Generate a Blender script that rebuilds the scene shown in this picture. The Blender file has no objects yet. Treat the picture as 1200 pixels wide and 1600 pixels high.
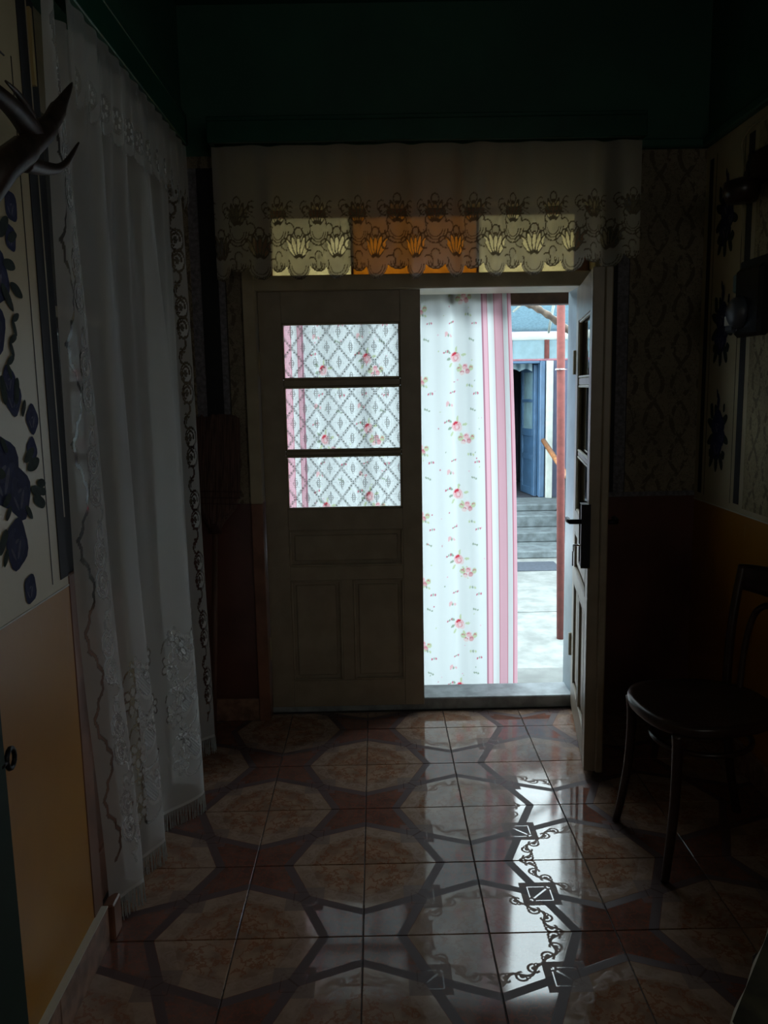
import bpy, bmesh, math, random
import numpy as np
from mathutils import Vector, Matrix
random.seed(4)
S = bpy.context.scene
COL = S.collection

# ------------------------------------------------------------------ camera
F_PX, CAM_H = 1290.0, 1.43
def world_axes_in_cam(vx=586, vy=605, roll=.019):
    a = Vector(((vx - 600) / F_PX, -(vy - 800) / F_PX, -1)).normalized()
    z = Vector((-roll, 1, 0)); z = (z - a * z.dot(a)).normalized()
    x = a.cross(z)
    return Matrix((x, a, z)).transposed()          # columns = world axes seen from the camera
cam_data = bpy.data.cameras.new('camera'); cam = bpy.data.objects.new('camera', cam_data); COL.objects.link(cam)
cam.matrix_world = Matrix.Translation((0, 0, CAM_H)) @ world_axes_in_cam().transposed().to_4x4()
cam_data.sensor_fit = 'VERTICAL'; cam_data.sensor_height = 36; cam_data.lens = F_PX / 1600 * 36
cam_data.clip_start = .05
S.camera = cam

# ------------------------------------------------------------------ world, light, exposure
SKY = 11.0
w = bpy.data.worlds.new('overcast_sky'); S.world = w; w.use_nodes = True
bg = w.node_tree.nodes['Background']; bg.inputs[0].default_value = (.80, .95, 1.0, 1); bg.inputs[1].default_value = SKY
S.view_settings.view_transform = 'Standard'; S.view_settings.look = 'None'
S.view_settings.gamma = 1; S.view_settings.exposure = 0
try: S.view_settings.use_curve_mapping = False
except Exception: pass
def area_light(name, loc, rot, sx, sy, power, color, portal=False):
    l = bpy.data.lights.new(name, 'AREA'); l.shape = 'RECTANGLE'; l.size = sx; l.size_y = sy
    l.energy = power; l.color = color
    o = bpy.data.objects.new(name, l); COL.objects.link(o); o.location = loc; o.rotation_euler = rot
    if portal: l.cycles.is_portal = True
    return o
YF_L = -1.57
# fill lamps put in as two added windows beside and behind the camera (added_window_2, added_window_3) and a sky portal in the doorway
area_light('side_fill', (1.30, .0, 1.70), (0, math.radians(90), 0), .95, .85, 2.9, (1.0, .95, .87))
area_light('rear_fill', (.80, YF_L, 1.75), (math.radians(90), 0, 0), 0.9, .95, 2.5, (1.0, .97, .90))
area_light('doorway_portal', (.18, 3.98, 1.1), (math.radians(-90), 0, 0), 1.35, 2.1, 1, (1, 1, 1), True)
S.cycles.max_bounces = 10; S.cycles.transparent_max_bounces = 24; S.cycles.caustics_reflective = False
S.cycles.sample_clamp_indirect = 6
S.cycles.use_denoising = True

# ------------------------------------------------------------------ materials
class X:
    """tiny expression builder for math nodes"""
    def __init__(s, nt, v): s.nt = nt; s.v = v
    def _op(s, op, *a):
        n = s.nt.nodes.new('ShaderNodeMath'); n.operation = op
        for i, q in enumerate((s,) + a):
            q = q.v if isinstance(q, X) else q
            if isinstance(q, (int, float)): n.inputs[i].default_value = q
            else: s.nt.links.new(q, n.inputs[i])
        return X(s.nt, n.outputs[0])
    def __add__(s, o): return s._op('ADD', o)
    __radd__ = __add__
    def __sub__(s, o): return s._op('SUBTRACT', o)
    def __rsub__(s, o): return (s * -1) + o
    def __mul__(s, o): return s._op('MULTIPLY', o)
    __rmul__ = __mul__
    def __truediv__(s, o): return s._op('DIVIDE', o)
    def lt(s, o): return s._op('LESS_THAN', o)
    def gt(s, o): return s._op('GREATER_THAN', o)
    def abs(s): return s._op('ABSOLUTE')
    def frac(s): return s._op('FRACT')
    def sin(s): return s._op('SINE')
    def sqrt(s): return s._op('SQRT')
    def mn(s, o): return s._op('MINIMUM', o)
    def mx(s, o): return s._op('MAXIMUM', o)
    def sstep(s, a, b):
        n = s.nt.nodes.new('ShaderNodeMapRange'); n.interpolation_type = 'SMOOTHSTEP'
        s.nt.links.new(s.v, n.inputs[0]); n.inputs[1].default_value = a; n.inputs[2].default_value = b
        return X(s.nt, n.outputs[0])
def hyp(a, b): return (a * a + b * b).sqrt()
class Mat:
    def __init__(s, name, base=(.5, .5, .5), rough=.6, **kw):
        s.m = bpy.data.materials.new(name); s.m.use_nodes = True; s.nt = s.m.node_tree
        s.p = s.nt.nodes['Principled BSDF']
        s.p.inputs['Base Color'].default_value = (*base, 1); s.p.inputs['Roughness'].default_value = rough
        for k, v in kw.items():
            s.p.inputs[k.replace('_', ' ')].default_value = v
    def node(s, t): return s.nt.nodes.new(t)
    def link(s, a, b): s.nt.links.new(a.v if isinstance(a, X) else a, b)
    def obj(s):
        n = s.node('ShaderNodeTexCoord'); q = s.node('ShaderNodeSeparateXYZ'); s.link(n.outputs['Object'], q.inputs[0])
        return [X(s.nt, o) for o in q.outputs], n.outputs['Object']
    def noise(s, scale=5, detail=4, vec=None, stretch=None, rough=.55):
        n = s.node('ShaderNodeTexNoise'); n.inputs['Scale'].default_value = scale; n.inputs['Detail'].default_value = detail
        n.inputs['Roughness'].default_value = rough
        if vec is None: vec = s.obj()[1]
        if stretch:
            mp = s.node('ShaderNodeMapping'); mp.inputs['Scale'].default_value = stretch
            s.link(vec, mp.inputs[0]); vec = mp.outputs[0]
        s.link(vec, n.inputs['Vector']); return X(s.nt, n.outputs['Fac'])
    def mix(s, f, a, b):
        n = s.node('ShaderNodeMix'); n.data_type = 'RGBA'
        for sock, q in ((n.inputs[0], f), (n.inputs[6], a), (n.inputs[7], b)):
            q = q.v if isinstance(q, X) else q
            if isinstance(q, (int, float)): sock.default_value = q
            elif isinstance(q, tuple): sock.default_value = (*q[:3], 1)
            else: s.link(q, sock)
        return n.outputs[2]
    def color(s, c): s.link(c, s.p.inputs['Base Color']); return s
    def rough(s, r): s.link(r, s.p.inputs['Roughness']); return s
    def bump(s, h, strength=.2, dist=.002):
        b = s.node('ShaderNodeBump'); b.inputs['Strength'].default_value = strength; b.inputs['Distance'].default_value = dist
        s.link(h, b.inputs['Height']); s.link(b.outputs[0], s.p.inputs['Normal']); return s
    def out(s, shader): s.link(shader, s.nt.nodes['Material Output'].inputs[0])
def paint(name, c, rough=.5, var=.25, scale=6, bump=.15, stretch=None, **kw):
    m = Mat(name, c, rough, **kw)
    n = m.noise(scale, 5, stretch=stretch)
    d = tuple(x * (1 - var) for x in c); l = tuple(min(1, x * (1 + var)) for x in c)
    m.color(m.mix(n.sstep(.3, .7), d, l)); m.bump(n, bump); return m.m

M = {}
M['cream'] = paint('cream_oil_paint', (.50, .43, .27), .42, .08, 4)
M['green'] = paint('dark_green_paint', (.030, .125, .085), .55, .15, 3)
M['pelmet'] = paint('pelmet_green_gloss', (.010, .075, .048), .35, .15, 7)
M['door'] = paint('cream_door_gloss', (.34, .29, .215), .38, .10, 9)
M['frame'] = paint('frame_cream', (.42, .36, .24), .4, .1, 9)
M['grey_frame'] = paint('blue_grey_frame', (.30, .38, .42), .4, .1, 9)  # bluish outdoor light on the jamb edge, put into its paint
M['sill'] = paint('worn_sill', (.30, .34, .36), .45, .3, 14)
M['maroon'] = paint('maroon_gloss', (.13, .050, .038), .33, .2, 5)
M['brown_trim'] = paint('brown_trim', (.22, .10, .06), .4, .25, 9)
M['stripe'] = paint('slate_painted_stripe', (.017, .019, .023), .75, .2, 6)
M['lavender'] = paint('lavender_border', (.17, .165, .19), .6, .35, 60)
M['line'] = paint('black_line', (.01, .01, .01), .5, .1)
M['bare_wood'] = paint('bare_wood', (.42, .32, .14), .6, .3, 20, stretch=(1, 1, .1))
M['iron'] = paint('black_iron', (.012, .012, .014), .4, .3, 30, Metallic=.6)
M['chrome'] = paint('chrome', (.7, .7, .7), .2, .1, 20, Metallic=1.0)
M['antler'] = paint('antler', (.030, .018, .013), .5, .5, 40, stretch=(1, 1, .2), bump=.6)
M['chairwood'] = paint('dark_stained_beech', (.035, .018, .014), .3, .4, 14, stretch=(.3, 1, 1))
M['broom_corn'] = Mat('broom_corn', rough=.8)
mm = M['broom_corn']; n_ = mm.noise(240, 3, stretch=(1, 1, .03)); mm.color(mm.mix(n_.sstep(.35, .65), (.050, .022, .018), (.125, .066, .050))); mm.bump(n_, .8, .003); M['broom_corn'] = mm.m
M['stick'] = paint('broom_stick', (.13, .06, .04), .5, .3, 20, stretch=(1, 1, .1))
M['thread'] = paint('binding_thread', (.05, .015, .012), .7, .2)
M['lav_wall'] = paint('lavender_plaster', (0.0822, 0.0919, 0.1354), .9, .15, 3)
M['blue_door'] = paint('blue_door_paint', (0.0266, 0.0629, 0.1161), .45, .15, 8)
M['blue_light'] = paint('pale_blue_panel', (0.0967, 0.1596, 0.1838), .5, .15, 8)
M['white_post'] = paint('white_post', (0.2998, 0.3192, 0.2902), .6, .1, 8)
M['red_pipe'] = paint('red_oxide_pipe', (0.0927, 0.0219, 0.0180), .95, .15, 20)
M['pink_pipe'] = paint('pink_pipe', (0.1934, 0.0725, 0.0919), .5, .15, 20)
M['concrete'] = paint('yard_concrete', (0.1306, 0.1378, 0.1306), .85, .22, 7, bump=.6)
M['step'] = paint('old_step_concrete', (0.0629, 0.0774, 0.0822), .85, .35, 9, bump=.6)
M['mat_rubber'] = paint('rubber_mat', (0.0242, 0.0314, 0.0435), .8, .2, 30)
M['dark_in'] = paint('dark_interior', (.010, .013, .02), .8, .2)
M['timber'] = paint('weathered_timber', (0.0677, 0.0484, 0.0339), .8, .4, 20, bump=.8)
M['handrail'] = paint('varnished_rail', (0.1838, 0.0774, 0.0290), .45, .3, 16)
M['brown_beam'] = paint('brown_beam', (0.0620, 0.0310, 0.0174), .6, .3, 16)
M['ivory'] = paint('ivory_white', (.6, .58, .5), .5, .05)
M['meter_black'] = paint('bakelite_black', (.012, .012, .016), .25, .2)
M['grey_plastic'] = paint('grey_plastic', (.10, .115, .15), .35, .1)
M['green_cab'] = paint('dark_green_cabinet', (.003, .020, .010), .7, .2)
M['dresser'] = paint('dresser_wood', (.10, .06, .045), .5, .3, 12)
M['rose_dark'] = paint('rose_indigo', (.012, .018, .075), .85, .2, 60)
M['rose_mid'] = paint('rose_violet', (.028, .032, .095), .85, .2, 60)
M['rose_light'] = paint('rose_lilac', (.10, .10, .16), .85, .2, 60)
M['leaf'] = paint('leaf_dark_green', (.012, .026, .020), .85, .3, 60)
M['grout'] = paint('grout', (.10, .085, .08), .8, .3, 30)

# wainscot: glossy oil paint with runs; upper pale streaks are sheen painted into the colour
m = Mat('ochre_wainscot_gloss', rough=.3)
big = m.noise(2.2, 4); st = m.noise(30, 5, stretch=(1, 1, .13), rough=.7)
c = m.mix(big.sstep(.3, .75), (.36, .150, .010), (.44, .20, .015))
(_, _, oz), _v = m.obj()
up = oz.sstep(.55, .95)
c = m.mix(st.sstep(.62, .72) * up * .45, c, (.42, .30, .20))
m.color(c); m.rough(big * .1 + .30); m.p.inputs['Specular IOR Level'].default_value = .35; m.bump(big * 4 + st * .12 * up, .22, .003); M['wainscot'] = m.m

def thin_glass(name, tint=(1, 1, 1), rough=.0, ior=1.5):
    m = Mat(name); t = m.node('ShaderNodeBsdfTransparent'); g = m.node('ShaderNodeBsdfGlossy'); f = m.node('ShaderNodeFresnel'); x = m.node('ShaderNodeMixShader')
    t.inputs[0].default_value = (*tint, 1); g.inputs['Roughness'].default_value = rough; f.inputs[0].default_value = ior
    m.link(f.outputs[0], x.inputs[0]); m.link(t.outputs[0], x.inputs[1]); m.link(g.outputs[0], x.inputs[2]); m.out(x.outputs[0]); return m.m
M['glass'] = thin_glass('window_glass')
M['glass2'] = thin_glass('mirror_like_glass', (.75, .78, .78), .015, 2.6)

def cloth(name, color=None, attr=False, opacity=None, alpha_fn=None, trans=.5):
    """diffuse + translucent cloth; attr: colour in RGB and opacity in A of attribute 'weave'"""
    m = Mat(name); d = m.node('ShaderNodeBsdfDiffuse'); t = m.node('ShaderNodeBsdfTranslucent'); x = m.node('ShaderNodeMixShader')
    x.inputs[0].default_value = trans; m.link(d.outputs[0], x.inputs[1]); m.link(t.outputs[0], x.inputs[2]); o = x.outputs[0]
    if color:
        for q in (d, t): q.inputs[0].default_value = (*color, 1)
    tr = m.node('ShaderNodeBsdfTransparent'); y = m.node('ShaderNodeMixShader')
    if attr:
        a = m.node('ShaderNodeAttribute'); a.attribute_name = 'weave'
        for q in (d, t): m.link(a.outputs['Color'], q.inputs[0])
        m.link(a.outputs['Alpha'], y.inputs[0])
    elif alpha_fn: m.link(alpha_fn(m), y.inputs[0])
    else: y.inputs[0].default_value = 1 if opacity is None else opacity
    m.link(tr.outputs[0], y.inputs[1]); m.link(o, y.inputs[2]); m.out(y.outputs[0]); return m.m
M['lace'] = cloth('lace_net', attr=True, trans=.42)
M['print'] = cloth('printed_cotton', attr=True, trans=.55)
M['thin_fringe'] = cloth('fringe_thread', (.62, .66, .66), trans=.4)
M['cloth_dark'] = paint('dark_table_cloth', (.035, .032, .014), .9, .6, 18)
M['cloth_hem'] = paint('pale_cloth_hem', (.72, .70, .60), .9, .1, 18)

def eyelet_alpha(m):
    (x, y, z), _ = m.obj()
    a = (y / .09).frac() - .5; b = (z / .10).frac() - .5
    r = hyp(a, b); return (r.gt(.11) + 0) * .9 + .05
M['eyelet'] = cloth('eyelet_cotton', (.42, .40, .36), alpha_fn=eyelet_alpha, trans=.2)

def crochet_alpha(m):
    (x, y, z), _ = m.obj()
    wob = m.noise(3, 2) - .5
    x = x + wob * .012; z = z + (m.noise(2.3, 2) - .5) * .012
    P, Q, g = .100, .128, .0095
    u = x / P + z / Q; v = x / P - z / Q
    a = (u.frac() - .5).abs(); b = (v.frac() - .5).abs()        # .5 on the diamond borders
    du = ((x / g).frac() - .5).abs(); dz = ((z / g).frac() - .5).abs()
    grid = du.gt(.43).mx(dz.gt(.44))
    e = a.mx(b)
    dots = e.gt(.44) * (du.lt(.34)) * (dz.lt(.34))
    # lens in the diamond centre: |dx|,|dz| in diamond coordinates
    cx = ((u.frac() - .5) + (v.frac() - .5)).abs(); cz = ((u.frac() - .5) - (v.frac() - .5)).abs()
    lens = (cx * 2.1 + cz * 1.15).lt(.52)
    fine = (du.gt(.22).mx(dz.gt(.30)))
    spokes = (cx + cz).lt(.86) * (m.noise(90, 2).gt(.60))
    net = (cx + cz).gt(.80)
    return grid * (net * .25 + .10) + dots * .85 + lens * fine * .50 + spokes * .12 + .05
def cr(m): return crochet_alpha(m).mn(.95)
M['crochet'] = cloth('crochet_net', (.30, .31, .29), alpha_fn=cr, trans=.35)

def translucent_glass(name, c, t):
    m = Mat(name); a = m.node('ShaderNodeBsdfTranslucent'); g = m.node('ShaderNodeBsdfGlossy'); x = m.node('ShaderNodeMixShader'); tr = m.node('ShaderNodeBsdfTransparent'); y = m.node('ShaderNodeMixShader')
    n = m.noise(40, 3); col = m.mix(n.sstep(.3, .7), tuple(q * .8 for q in c), c)
    m.link(col, a.inputs[0]); g.inputs['Roughness'].default_value = .25; x.inputs[0].default_value = .06
    m.link(a.outputs[0], x.inputs[1]); m.link(g.outputs[0], x.inputs[2])
    tr.inputs[0].default_value = (*c, 1); y.inputs[0].default_value = t
    m.link(x.outputs[0], y.inputs[1]); m.link(tr.outputs[0], y.inputs[2]); m.out(y.outputs[0]); return m.m
M['trans_pale'] = translucent_glass('pale_textured_glass', (.66, .57, .36), .14)
M['trans_orange'] = translucent_glass('amber_painted_glass', (.50, .26, .05), .08)
M['polycarb'] = translucent_glass('blue_polycarbonate', (.24, .31, .345), .03)

# wallpapers
def wallpaper(name, base, dark, ax):
    m = Mat(name, rough=.75); (x, y, z), v = m.obj()
    h = y if ax == 'y' else x
    h = h + (m.noise(9, 2) - .5) * .02
    s1 = ((z * (6.2832 / .30)).sin() * .035 + h) / .11
    d1 = (s1.frac() - .5).abs()
    s2 = ((z * (6.2832 / .30)).sin() * -.035 + h) / .11
    d2 = (s2.frac() - .5).abs()
    brk = m.noise(45, 3).gt(.46)
    line = (d1.lt(.085).mx(d2.lt(.085))) * brk
    curl = m.noise(34, 4, rough=.7); cc = ((curl - .5).abs()).lt(.018)
    f = (line * .8).mx(cc * .6)
    cloud = m.noise(5, 3).sstep(.35, .7)
    m.color(m.mix(f, m.mix(cloud, base, tuple(q * .72 for q in base)), dark)); m.bump(curl, .4, .0015); return m.m
M['wp_brown_x'] = wallpaper('damask_wallpaper_back', (.30, .255, .18), (.10, .075, .045), 'x')
M['wp_brown_y'] = wallpaper('damask_wallpaper_alcove', (.26, .19, .12), (.10, .05, .03), 'y')
M['wp_cream_y'] = wallpaper('damask_wallpaper_right', (.42, .35, .20), (.12, .09, .05), 'y')

# ceramic floor tile: local coordinates 0..1 across the tile, medallion corners at (0,0) and (1,1)
TS = .3333
def tile_mat():
    m = Mat('floor_tile_ceramic', rough=.1); (x, y, z), vec = m.obj()
    u0 = x / TS; v0 = y / TS
    flip = (u0 + v0).gt(1.0)
    u = u0 + flip * (1 - u0 * 2); v = v0 + flip * (1 - v0 * 2)
    e1 = u * .924 + v * .383; e2 = u * .383 + v * .924
    met = e1.mx(e2); first = e1.gt(e2)
    med = met.lt(.60)
    du = (u0 - .5).abs(); dv = (v0 - .5).abs(); k = du.mx(dv)
    band = (met.gt(.605) * met.lt(.68))
    knot = k.lt(.16) * k.gt(.022)
    kline = ((k - .095).abs().lt(.005)).mx((du - dv).abs().lt(.010) * k.gt(.085) * 0)
    kline = kline.mx(((u0 - v0).abs().lt(.012)) * k.lt(.095))
    inkc = band.mx(knot); dark = inkc * (1 - kline)
    # scroll vine running inside the medallion edge
    al = (first * ((v * .924) - (u * .383))) + ((1 - first) * ((u * .924) - (v * .383)))
    ra = met - .50
    stem = (ra - (al * 25.133 + .6).sin() * .036).abs().lt(.015)
    t = ((al + .125) / .25 + .596).frac() * .25 - .125
    r1 = hyp(t, ra + .018); r2 = hyp(t - .035, ra + .040)
    t2 = ((al + .125) / .25 + .096).frac() * .25 - .125
    r3 = hyp(t2, ra - .018); r4 = hyp(t2 - .035, ra - .040)
    curl = ((r1 - .046).abs().lt(.010) * (t.lt(.022))).mx(r1.lt(.021)).mx((r2 - .017).abs().lt(.007)).mx((r3 - .046).abs().lt(.010) * (t2.lt(.022))).mx(r3.lt(.021)).mx((r4 - .017).abs().lt(.007))
    vine = stem.mx(curl) * med * ra.abs().lt(.095)
    n1 = m.noise(14, 5); n2 = m.noise(30, 5, rough=.65); n3 = m.noise(9, 3)
    vein = ((m.noise(17, 4, rough=.6) - .5).abs()).lt(.024) * met.lt(.44)
    tan = m.mix(n1.sstep(.35, .65), (.24, .145, .100), (.38, .25, .175))
    warm = m.mix(met.sstep(.5, .1) * n3.sstep(.4, .65) * .6, tan, (.46, .19, .10))
    warm = m.mix(met.gt(.47) * met.lt(.60) * .35, warm, (.38, .28, .22))
    warm = m.mix(vein * .75, warm, (.25, .10, .05))
    warm = m.mix(vine * .18, warm, (.25, .13, .09))
    cross = m.mix(n1.sstep(.35, .7), (.135, .070, .056), (.215, .105, .080))
    cross = m.mix(((n2 - .5).abs()).lt(.02) * .5, cross, (.34, .09, .05))
    c = m.mix(med, cross, warm)
    c = m.mix(band.mx(knot * .55), c, (.105, .068, .066))
    m.color(c)
    matte = dark.mx(vine)
    speck = m.noise(420, 2).gt(.61)
    wear = m.noise(7, 4).sstep(.45, .75)
    r = (.07 + wear * .05 + speck * wear * .16)
    m.rough(r + matte * .45)
    m.link((1 - matte * .6) * .46, m.p.inputs['Specular IOR Level'])
    m.bump(m.noise(3, 2) * 3 + matte * .25, .12, .002)
    return m.m
M['tile'] = tile_mat()
M['base_tile'] = paint('baseboard_ceramic', (.27, .155, .105), .25, .35, 22, bump=.1)

# ------------------------------------------------------------------ mesh helpers
def link(name, me, mat=None, parent=None, loc=None):
    o = bpy.data.objects.new(name, me); COL.objects.link(o)
    if mat:
        for q in (mat if isinstance(mat, (list, tuple)) else [mat]): me.materials.append(M[q])
    if parent: o.parent = parent
    if loc: o.location = loc
    return o
def tag(o, label=None, cat=None, group=None, kind=None):
    for k, v in (('label', label), ('category', cat), ('group', group), ('kind', kind)):
        if v: o[k] = v
    return o
def empty(name, loc=(0, 0, 0), rz=0):
    o = bpy.data.objects.new(name, None); COL.objects.link(o); o.location = loc; o.rotation_euler = (0, 0, rz); o.empty_display_size = .05; return o
def addbox(bm, x0, x1, y0, y1, z0, z1, bev=0):
    r = bmesh.ops.create_cube(bm, size=1); vs = r['verts']
    for v in vs: v.co = Vector(((x0 + x1) / 2 + v.co.x * (x1 - x0), (y0 + y1) / 2 + v.co.y * (y1 - y0), (z0 + z1) / 2 + v.co.z * (z1 - z0)))
    if bev:
        es = list({e for v in vs for e in v.link_edges}); bmesh.ops.bevel(bm, geom=es, offset=bev, segments=1, affect='EDGES')
    return vs
def fin(bm, name, mat=None, parent=None, loc=None, smooth=False):
    me = bpy.data.meshes.new(name); bmesh.ops.recalc_face_normals(bm, faces=bm.faces); bm.to_mesh(me); bm.free()
    if smooth:
        for p in me.polygons: p.use_smooth = True
    return link(name, me, mat, parent, loc)
def box(name, b, mat, parent=None, bev=0, **kw):
    bm = bmesh.new(); addbox(bm, *b, bev); return fin(bm, name, mat, parent)
def boxes(name, bs, mat, parent=None, bev=0):
    bm = bmesh.new()
    for b in bs: addbox(bm, *b, bev)
    return fin(bm, name, mat, parent)
def addtube(bm, pts, rad, seg=10, closed=False):
    pts = [Vector(p) for p in pts]; n = len(pts)
    if isinstance(rad, (int, float)): rad = [rad] * n
    rings = []; up = None
    for i, p in enumerate(pts):
        t = (pts[(i + 1) % n] - pts[i - 1]) if closed else (pts[min(i + 1, n - 1)] - pts[max(i - 1, 0)])
        t.normalize()
        if up is None:
            up = Vector((0, 0, 1)) if abs(t.z) < .9 else Vector((1, 0, 0))
        a = t.cross(up).normalized(); up = a.cross(t).normalized()
        rings.append([bm.verts.new(p + (a * math.cos(k * 2 * math.pi / seg) + up * math.sin(k * 2 * math.pi / seg)) * rad[i]) for k in range(seg)])
    for i in range(n if closed else n - 1):
        A, B = rings[i], rings[(i + 1) % n]
        for k in range(seg): bm.faces.new((A[k], A[(k + 1) % seg], B[(k + 1) % seg], B[k]))
    if not closed:
        bm.faces.new(rings[0]); bm.faces.new(rings[-1])
def tube(name, pts, rad, mat, parent=None, seg=10, closed=False):
    bm = bmesh.new(); addtube(bm, pts, rad, seg, closed); return fin(bm, name, mat, parent, smooth=True)
def spline(pts, n=8):
    pts = [Vector(p) for p in pts]; out = []
    for i in range(len(pts) - 1):
        p0, p1, p2, p3 = pts[max(i - 1, 0)], pts[i], pts[i + 1], pts[min(i + 2, len(pts) - 1)]
        for k in range(n):
            t = k / n
            out.append(.5 * ((2 * p1) + (p2 - p0) * t + (2 * p0 - 5 * p1 + 4 * p2 - p3) * t * t + (3 * p1 - p0 - 3 * p2 + p3) * t ** 3))
    out.append(pts[-1]); return out
def lathe(name, prof, mat, parent=None, seg=20, loc=None):
    bm = bmesh.new(); rings = []
    for r, z in prof: rings.append([bm.verts.new((r * math.cos(2 * math.pi * k / seg), r * math.sin(2 * math.pi * k / seg), z)) for k in range(seg)])
    for A, B in zip(rings, rings[1:]):
        for k in range(seg): bm.faces.new((A[k], A[(k + 1) % seg], B[(k + 1) % seg], B[k]))
    bm.faces.new(rings[0]); bm.faces.new(rings[-1])
    return fin(bm, name, mat, parent, loc, smooth=True)
def struct(o): o['kind'] = 'structure'; return o

# painter that fills a grid of colours (r,g,b,opacity): thread patterns woven or printed in cloth
class Weave:
    def __init__(s, w, h, step, base):
        s.w, s.h, s.st = w, h, step; s.nu, s.nv = int(round(w / step)) + 1, int(round(h / step)) + 1
        s.U, s.V = np.meshgrid(np.linspace(0, w, s.nu), np.linspace(0, h, s.nv))
        s.C = np.empty((s.nv, s.nu, 4)); s.C[:] = base
    def win(s, cx, cy, r):
        a = max(0, int((cx - r) / s.st)); b = min(s.nu, int((cx + r) / s.st) + 2); c = max(0, int((cy - r) / s.st)); d = min(s.nv, int((cy + r) / s.st) + 2)
        return (slice(c, d), slice(a, b)) if a < b and c < d else None
    def ell(s, cx, cy, rx, ry=None, ang=0, col=None, ring=None, arc=None):
        ry = ry or rx; q = s.win(cx, cy, max(rx, ry) * 1.1 + (ring or 0) + s.st)
        if q is None: return
        x = s.U[q] - cx; y = s.V[q] - cy; ca, sa = math.cos(ang), math.sin(ang)
        a = (x * ca + y * sa) / rx; b = (-x * sa + y * ca) / ry; r = np.hypot(a, b)
        k = (r < 1) if ring is None else (np.abs(r - 1) * min(rx, ry) < ring)
        if arc is not None:
            th = np.arctan2(b, a); k &= (np.mod(th - arc[0], 2 * math.pi) < arc[1])
        s.C[q][k] = s.mixc(s.C[q][k], col)
    def mixc(s, old, col):
        return col
    def line(s, pts, wd, col):
        for (x0, y0), (x1, y1) in zip(pts, pts[1:]):
            L = math.hypot(x1 - x0, y1 - y0); n = max(1, int(L / (s.st * .7)))
            for i in range(n + 1):
                t = i / n; s.ell(x0 + (x1 - x0) * t, y0 + (y1 - y0) * t, wd, wd, 0, col)
    def mesh(s, name, fn, mat, parent=None, keep=None):
        P = fn(s.U.ravel(), s.V.ravel())                   # (n,3)
        idx = np.arange(s.nu * s.nv).reshape(s.nv, s.nu)
        q = np.stack([idx[:-1, :-1], idx[:-1, 1:], idx[1:, 1:], idx[1:, :-1]], -1).reshape(-1, 4)
        if keep is not None:
            kk = keep(s.U, s.V).ravel(); q = q[kk[q].all(1)]
        me = bpy.data.meshes.new(name); me.vertices.add(len(P)); me.vertices.foreach_set('co', P.astype(np.float32).ravel())
        me.loops.add(q.size); me.loops.foreach_set('vertex_index', q.astype(np.int32).ravel())
        me.polygons.add(len(q)); me.polygons.foreach_set('loop_start', np.arange(0, q.size, 4, dtype=np.int32)); me.polygons.foreach_set('loop_total', np.full(len(q), 4, np.int32))
        me.update(calc_edges=True)
        a = me.attributes.new('weave', 'FLOAT_COLOR', 'POINT'); a.data.foreach_set('color', s.C.astype(np.float32).ravel())
        me.polygons.foreach_set('use_smooth', np.ones(len(q), bool))
        return link(name, me, mat, parent)

# ------------------------------------------------------------------ room shell
XL, XR, YB, YF, ZC = -.74, 1.34, 3.45, -1.6, 2.90
LEAFY = 3.50
# floor: grout bed with one object per tile
floor = struct(box('floor', (-1.30, XR + .05, YF, 3.68, -.12, -.004), 'grout'))
GX = [-.059 + .3333 * k for k in range(-4, 6)]
GY = [1.985 + .3333 * k for k in range(-8, 5)]
G = .0016
tile_cache = {}
def tile_mesh(x0, x1, y0, y1):
    key = tuple(round(v, 4) for v in (x0, x1, y0, y1))
    if key not in tile_cache:
        bm = bmesh.new(); addbox(bm, x0, x1, y0, y1, -.009, 0); 
        top = [e for e in bm.edges if all(v.co.z > -.001 for v in e.verts)]
        bmesh.ops.bevel(bm, geom=top, offset=.0012, segments=1, affect='EDGES'); bmesh.ops.recalc_face_normals(bm, faces=bm.faces)
        me = bpy.data.meshes.new('floor_tile'); bm.to_mesh(me); bm.free(); me.materials.append(M['tile']); tile_cache[key] = me
    return tile_cache[key]
for i, gx in enumerate(GX):
    for j, gy in enumerate(GY):
        xlim = (XL if gy < 2.4 else -1.25, XR)
        x0, x1 = max(gx + G, xlim[0]) - gx, min(gx + TS - G, xlim[1]) - gx
        y0, y1 = G, min(gy + TS - G, 3.50) - gy
        if x1 - x0 < .01 or y1 - y0 < .01: continue
        # medallion corners sit on grid nodes of even parity (node (-.059, 2.318) is one)
        par = (round((gx + .059) / TS) + round((gy - 2.318) / TS)) % 2
        if par == 0: o = link('floor_tile', tile_mesh(x0, x1, y0, y1), parent=floor, loc=(gx, gy, random.uniform(-.0004, .0004)))
        else:   # turned a quarter: local (u,v) = (y, 1-x)
            o = link('floor_tile', tile_mesh(y0, y1, TS - x1, TS - x0), parent=floor, loc=(gx, gy, random.uniform(-.0004, .0004)))
            o.rotation_euler = (0, 0, math.radians(90)); o.location.x += TS
ceiling = struct(box('ceiling', (-1.4, XR + .1, YF - .1, YB + .1, ZC, ZC + .08), 'green'))
WZ = .955   # wainscot height
RZ = 2.345  # where the green band starts

def wall_bands(name, segs, extra=None):
    root = struct(link(name, bpy.data.meshes.new(name)))
    return root
# left wall, near part
wl = struct(box('wall_left', (XL - .14, XL, YF, 1.93, WZ + .02, RZ), 'cream'))
box('wainscot', (XL - .14, XL, YF, 1.93, 0, WZ + .02), 'wainscot', wl)
box('upper_band', (XL - .14, XL, YF, 3.6, RZ, ZC), 'green', wl)
box('dado_line', (XL, XL + .0015, YF, 1.93, WZ + .02, WZ + .024), 'ivory', wl)
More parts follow.
